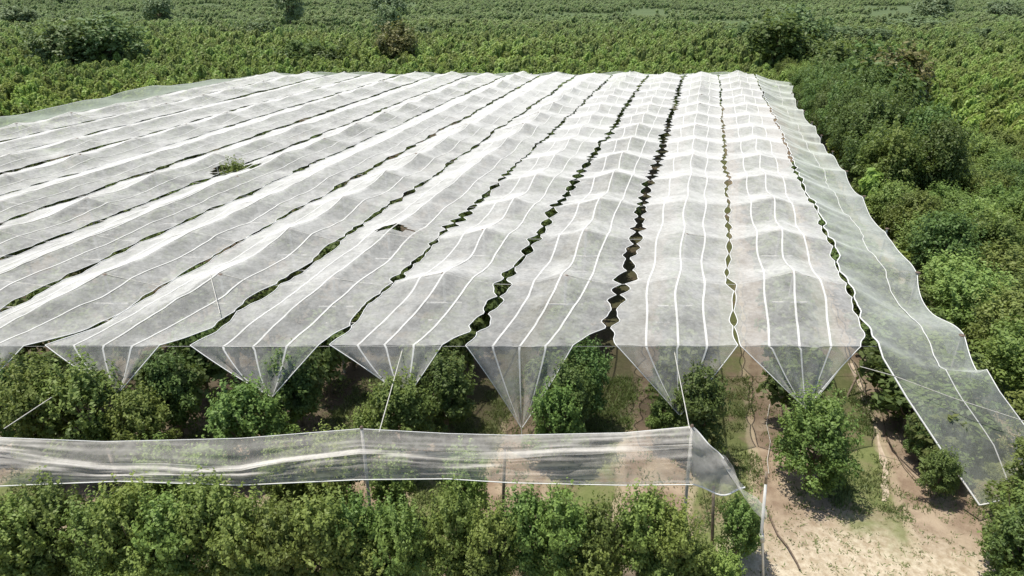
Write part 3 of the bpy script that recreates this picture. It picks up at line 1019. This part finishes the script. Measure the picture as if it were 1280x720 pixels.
# far rows beneath the net
src_under = None
rest = under_pts[75:]
for o in bpy.data.objects:
    if o.data is UNDER[0]: src_under = o; break
ob = scatter('covered_foliage', [(x, y, 0) for d, x, y, s in rest], [(s, s, s) for d, x, y, s in rest], src_under, None, 3)
tag(ob, 'tree foliage of the far rows under the white nets', 'foliage', kind='stuff')

# ------------------------------------------------------------------ right-hand orchard, tree by tree
r = random.Random(77)
cand = []
qx = 5.9
rowi = 0
while qx < 60:
    y = 15.5 + r.uniform(0, 1.5)
    while y < 104:
        x = gapx(2, y) + qx + r.uniform(-.35, .35)
        d = y * CP + 11 * SP
        if x / d < .86 and (x - 14.5) > 1.2:
            dark = vnoise(np.array([x * .13]), np.array([y * .10]), 5)[0]
            edge = rowi < 2 and 40 < y < 78
            if y > 55 and not edge and qx > 13: 
                y += 3; continue
            if (edge and (y > 48 or r.random() < .5)) or dark > .55 or r.random() < .08: cr, k = ORCH_DK, 'dark green'
            elif dark > .12 and r.random() < .7: cr, k = ORCH_MID, 'mid green'
            else: cr, k = ORCH, 'olive green'
            sc = (r.uniform(.88, 1.12)) * (1.12 if edge else .92)
            cand.append((d, x, y, cr, k, sc, sc * (r.uniform(.95, 1.2) if edge else r.uniform(.6, .85))))
        y += r.uniform(2.3, 3.1)
    qx += 2.9; rowi += 1
cand.sort(key=lambda q_: q_[0])
first_orch = None
for d, x, y, cr, k, sc, sz in cand[:150]:
    tree('orchard_tree', x, y, cr[r.randrange(4)], ORCH_T, sc, sz,
         k + ' tree in the dense orchard to the right of the nets', 'tree', 'dense orchard trees right of the nets')
print('right orchard trees', len(cand))
for nm, sel, first in (('orchard_foliage', ORCH_DK, 'dark'), ('orchard_foliage', ORCH_MID, 'mid'), ('orchard_foliage', ORCH, 'olive')):
    lst = [c_ for c_ in cand[150:] if c_[3] is sel]
    src = next((o for o in bpy.data.objects if o.data in sel), None)
    if lst and src:
        ob = scatter(nm, [(c_[1], c_[2], 0) for c_ in lst], [(c_[5], c_[5], c_[6]) for c_ in lst], src, None, 17)
        tag(ob, first + ' green canopy of the farther orchard to the right of the nets', 'foliage', kind='stuff')

# ------------------------------------------------------------------ named trees and bushes in the fields
def wild(u, v, s, sz, kd, label, cat='tree', hz=0):
    p = at_z(u, v, 0)
    cr = (WILD, WILD_DK, WILD_DRY)[kd][random.randrange(3)]
    return tree('field_tree' if cat == 'tree' else 'field_bush', p.x, p.y, cr, WILD_T, s, sz, label, cat)


wild(88, 92, 2.2, 1.4, 0, 'big spreading dark tree in the field at upper left')
wild(140, 90, 2.3, 1.55, 0, 'broad dark tree touching the big spreading one at upper left')
wild(202, 33, 1.9, 1.7, 0, 'small dark rounded tree at upper left beyond the spreading trees')
wild(364, 34, 2.0, 2.6, 0, 'upright dark tree standing alone near the top edge left of centre')
wild(322, 58, 2.0, 1.0, 0, 'low wide bush below the upright dark tree', 'bush')
wild(487, 24, 3.4, 1.9, 0, 'pale wide tree at the top edge left of centre')
wild(487, 52, 1.5, 1.5, 0, 'small dark tree below the pale wide tree')
wild(497, 90, 1.5, 1.35, 2, 'brownish tree just behind the far edge of the nets')
wild(382, 92, 1.7, .95, 1, 'dark bush behind the far net edge left of the brownish tree', 'bush')
wild(412, 93, 1.5, .8, 1, 'dark low bush between the brownish tree and its dark neighbour', 'bush')
wild(528, 58, 1.3, .8, 0, 'low bush right of the small dark tree', 'bush')
wild(965, 96, 2.1, 1.65, 1, 'large tree at the far right corner of the nets')
wild(990, 80, 2.2, 1.7, 0, 'large pale tree behind the far right net corner tree')
wild(1016, 98, 1.5, 1.0, 1, 'dark bush right of the far net corner tree', 'bush')
wild(1040, 62, 2.0, .9, 0, 'dark low bush in the right field', 'bush')
wild(1080, 64, 2.3, .9, 0, 'dark wide bush in the right field', 'bush')
wild(1162, 29, 3.0, 1.7, 0, 'rounded dark tree near the top edge at right')
wild(1250, 27, 2.6, 1.3, 0, 'dark bush near the top right corner', 'bush')
wild(1140, 45, 3.2, .9, 0, 'wide hedge-like bush below the rounded dark tree', 'bush')
wild(1225, 62, 1.7, .8, 0, 'small dark bush at the right edge of the far field', 'bush')
wild(930, 60, 1.7, 1.0, 0, 'dark shrub left of the large pale tree', 'bush')
wild(25, 32, 2.2, 1.1, 0, 'dark bush in the upper left corner field', 'bush')
wild(85, 8, 3.0, 1.2, 0, 'dark bush on the top edge at upper left', 'bush')
wild(1083, 165, 1.5, 1.25, 1, 'tall dark tree right beside the far part of the side net')
wild(1108, 150, 1.5, 1.35, 2, 'bronze leaved tree behind the tall dark tree')
wild(1045, 128, 1.5, 1.2, 1, 'dark tree beside the far end of the side net')
wild(1085, 120, 1.6, 1.2, 1, 'round dark tree behind the bronze leaved tree')

# ------------------------------------------------------------------ field vegetation, uncountable
shrub = crown_mesh('upright_shrub', .62, 2.0, .0, 330, .17, 12, 70, shoots=14, pear=.5, lump_r=.36, upright=.7)
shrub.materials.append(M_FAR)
sh = tag(link('field_bush', shrub), 'small upright green shrub just behind the far left corner of the nets', 'bush')
p = at_z(262, 92, 0); sh.location = (p.x, p.y, 0)

rg = np.random.default_rng(5)
pts, scs = [], []


def covered(x, y):
    q = (x - XA - SL * (y - Y0)) / SPC
    return (q > -13.5) & (q < 3.2) & (y < 83.5) & (y > 0)


def add_band(y0, y1, sp, sc, thr=0.0, xl=.84):
    ny = int((y1 - y0) / sp)
    for i in range(ny):
        y = y0 + i * sp
        w = (y + 8) * xl
        n = int(2 * w / sp)
        x = -w + np.arange(n) * sp + rg.uniform(-.5, .5, n) * sp * .9
        yy = y + rg.uniform(-.5, .5, n) * sp * .9
        m = ~covered(x, yy)
        m &= ~((x > gapx(2, yy) + 5) & (yy < 52))
        m &= ~((x > gapx(2, yy) + 5) & (x < gapx(2, yy) + 13) & (yy < 100))
        m &= yy > 22
        d = vnoise(x * .03, yy * .045, 11) + .5 * vnoise(x * .1, yy * .12, 12)
        m &= d > thr
        # pale clearing strips
        m &= ~((yy > 172) & (yy < 232) & (x > 60 * yy / 200) & (x < 84 * yy / 200) & (rg.random(n) > .45))
        x, yy, d = x[m], yy[m], d[m]
        s = sc * rg.uniform(.6, 1.25, len(x)) * (1 + .25 * np.clip(d, -.6, .8))
        hh = s * rg.uniform(.8, 1.6, len(x)) * (1.15 if y1 < 195 else .7)
        pts.append(np.stack([x, yy, gz(x, yy)], 1)); scs.append(np.stack([s, s, hh], 1))


add_band(24, 110, .92, .74, -2)
add_band(110, 190, 1.15, .88, -.9)
add_band(190, 250, 1.7, 1.1, -.15)
add_band(250, 560, 2.4, 1.1, -.1)
add_band(560, 900, 7, 3.2, .4)
pts, scs = np.concatenate(pts), np.concatenate(scs)
print('field clumps', len(pts))
ob = scatter('field_vegetation', pts, scs, sh, None, 8)
tag(ob, 'dense green shrubs and weeds covering the open fields', 'vegetation', kind='stuff')

# grass and weeds on the orchard floor
rg = np.random.default_rng(15)
n = 90000
gx_ = rg.uniform(-15, 16, n); gy_ = rg.uniform(10.2, 21.5, n)
q = (gx_ - XA - SL * (gy_ - Y0)) / SPC
mid = np.abs((q % 1) - .5)
den = np.clip(vnoise(gx_ * .8, gy_ * .8, 21) * .7 + vnoise(gx_ * 2.6, gy_ * 2.6, 22) * .7 + .35, 0, 1)
pr = np.where(mid > .24, 1.0, .2) * den
d1 = (gy_ - 12.2) + np.abs(gx_ - 8.6) * .34
pr = np.where((d1 < 2.6) & (gx_ > 5), .10 * den + .02, pr)
pr = np.where((q > -.05 + 0) & (q < .18), np.maximum(pr, .85 * den), pr)
k = rg.random(n) < pr
gx_, gy_ = gx_[k], gy_[k]
nb = 5
bx = np.repeat(gx_, nb) + rg.normal(0, .06, len(gx_) * nb); by = np.repeat(gy_, nb) + rg.normal(0, .06, len(gx_) * nb)
bz = gz(bx, by)
a = rg.uniform(0, 6.28, len(bx)); hgt = rg.uniform(.04, .15, len(bx)) * np.where((by < 14.5) & (bx > 5), .55, 1); wd = rg.uniform(.008, .022, len(bx))
lean = rg.normal(0, .07, (len(bx), 2))
V = np.stack([np.stack([bx - np.cos(a) * wd, by - np.sin(a) * wd, bz - .01], 1), np.stack([bx + np.cos(a) * wd, by + np.sin(a) * wd, bz - .01], 1),
              np.stack([bx + lean[:, 0], by + lean[:, 1], bz + hgt], 1)], 1).reshape(-1, 3)
S = np.repeat(np.clip(rg.normal(.5, .25, len(bx)), 0, 1), 3)
me = mesh_np('grass', V, np.arange(len(V)).reshape(-1, 3), S)
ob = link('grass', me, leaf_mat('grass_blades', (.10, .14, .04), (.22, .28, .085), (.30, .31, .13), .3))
tag(ob, 'short grass and weeds between the tree rows', 'grass', kind='stuff')

# ------------------------------------------------------------------ light, world, camera
sv = Vector((-.27, .10, 1.0)).normalized()
sun = bpy.data.lights.new('sun', 'SUN'); sun.energy = 5.0; sun.angle = rad(.53); sun.color = (1.0, .95, .86)
so = bpy.data.objects.new('sun', sun); COL.objects.link(so)
so.rotation_euler = sv.to_track_quat('Z', 'Y').to_euler()
W = bpy.data.worlds.new('World'); SC.world = W; W.use_nodes = True
nt = W.node_tree; bg = nt.nodes['Background']
sky = nt.nodes.new('ShaderNodeTexSky'); sky.sky_type = 'NISHITA'; sky.sun_disc = False
sky.sun_elevation = math.asin(sv.z); sky.sun_rotation = math.atan2(sv.x, sv.y)
sky.altitude = 100; sky.air_density = 1.0; sky.dust_density = 1.5
nt.links.new(sky.outputs[0], bg.inputs[0]); bg.inputs[1].default_value = .13

cam = bpy.data.cameras.new('camera'); co = bpy.data.objects.new('camera', cam); COL.objects.link(co)
cam.sensor_width = 36; cam.lens = 36 * F / 1280; cam.clip_end = 8000; cam.clip_start = .1
co.location = (0, 0, H); co.rotation_euler = (math.pi / 2 - PITCH, 0, 0)
SC.camera = co
SC.view_settings.view_transform = 'Standard'; SC.view_settings.look = 'None'
SC.view_settings.exposure = 0; SC.view_settings.gamma = 1
SC.cycles.max_bounces = 6; SC.cycles.transparent_max_bounces = 12
SC.cycles.diffuse_bounces = 3; SC.cycles.transmission_bounces = 4
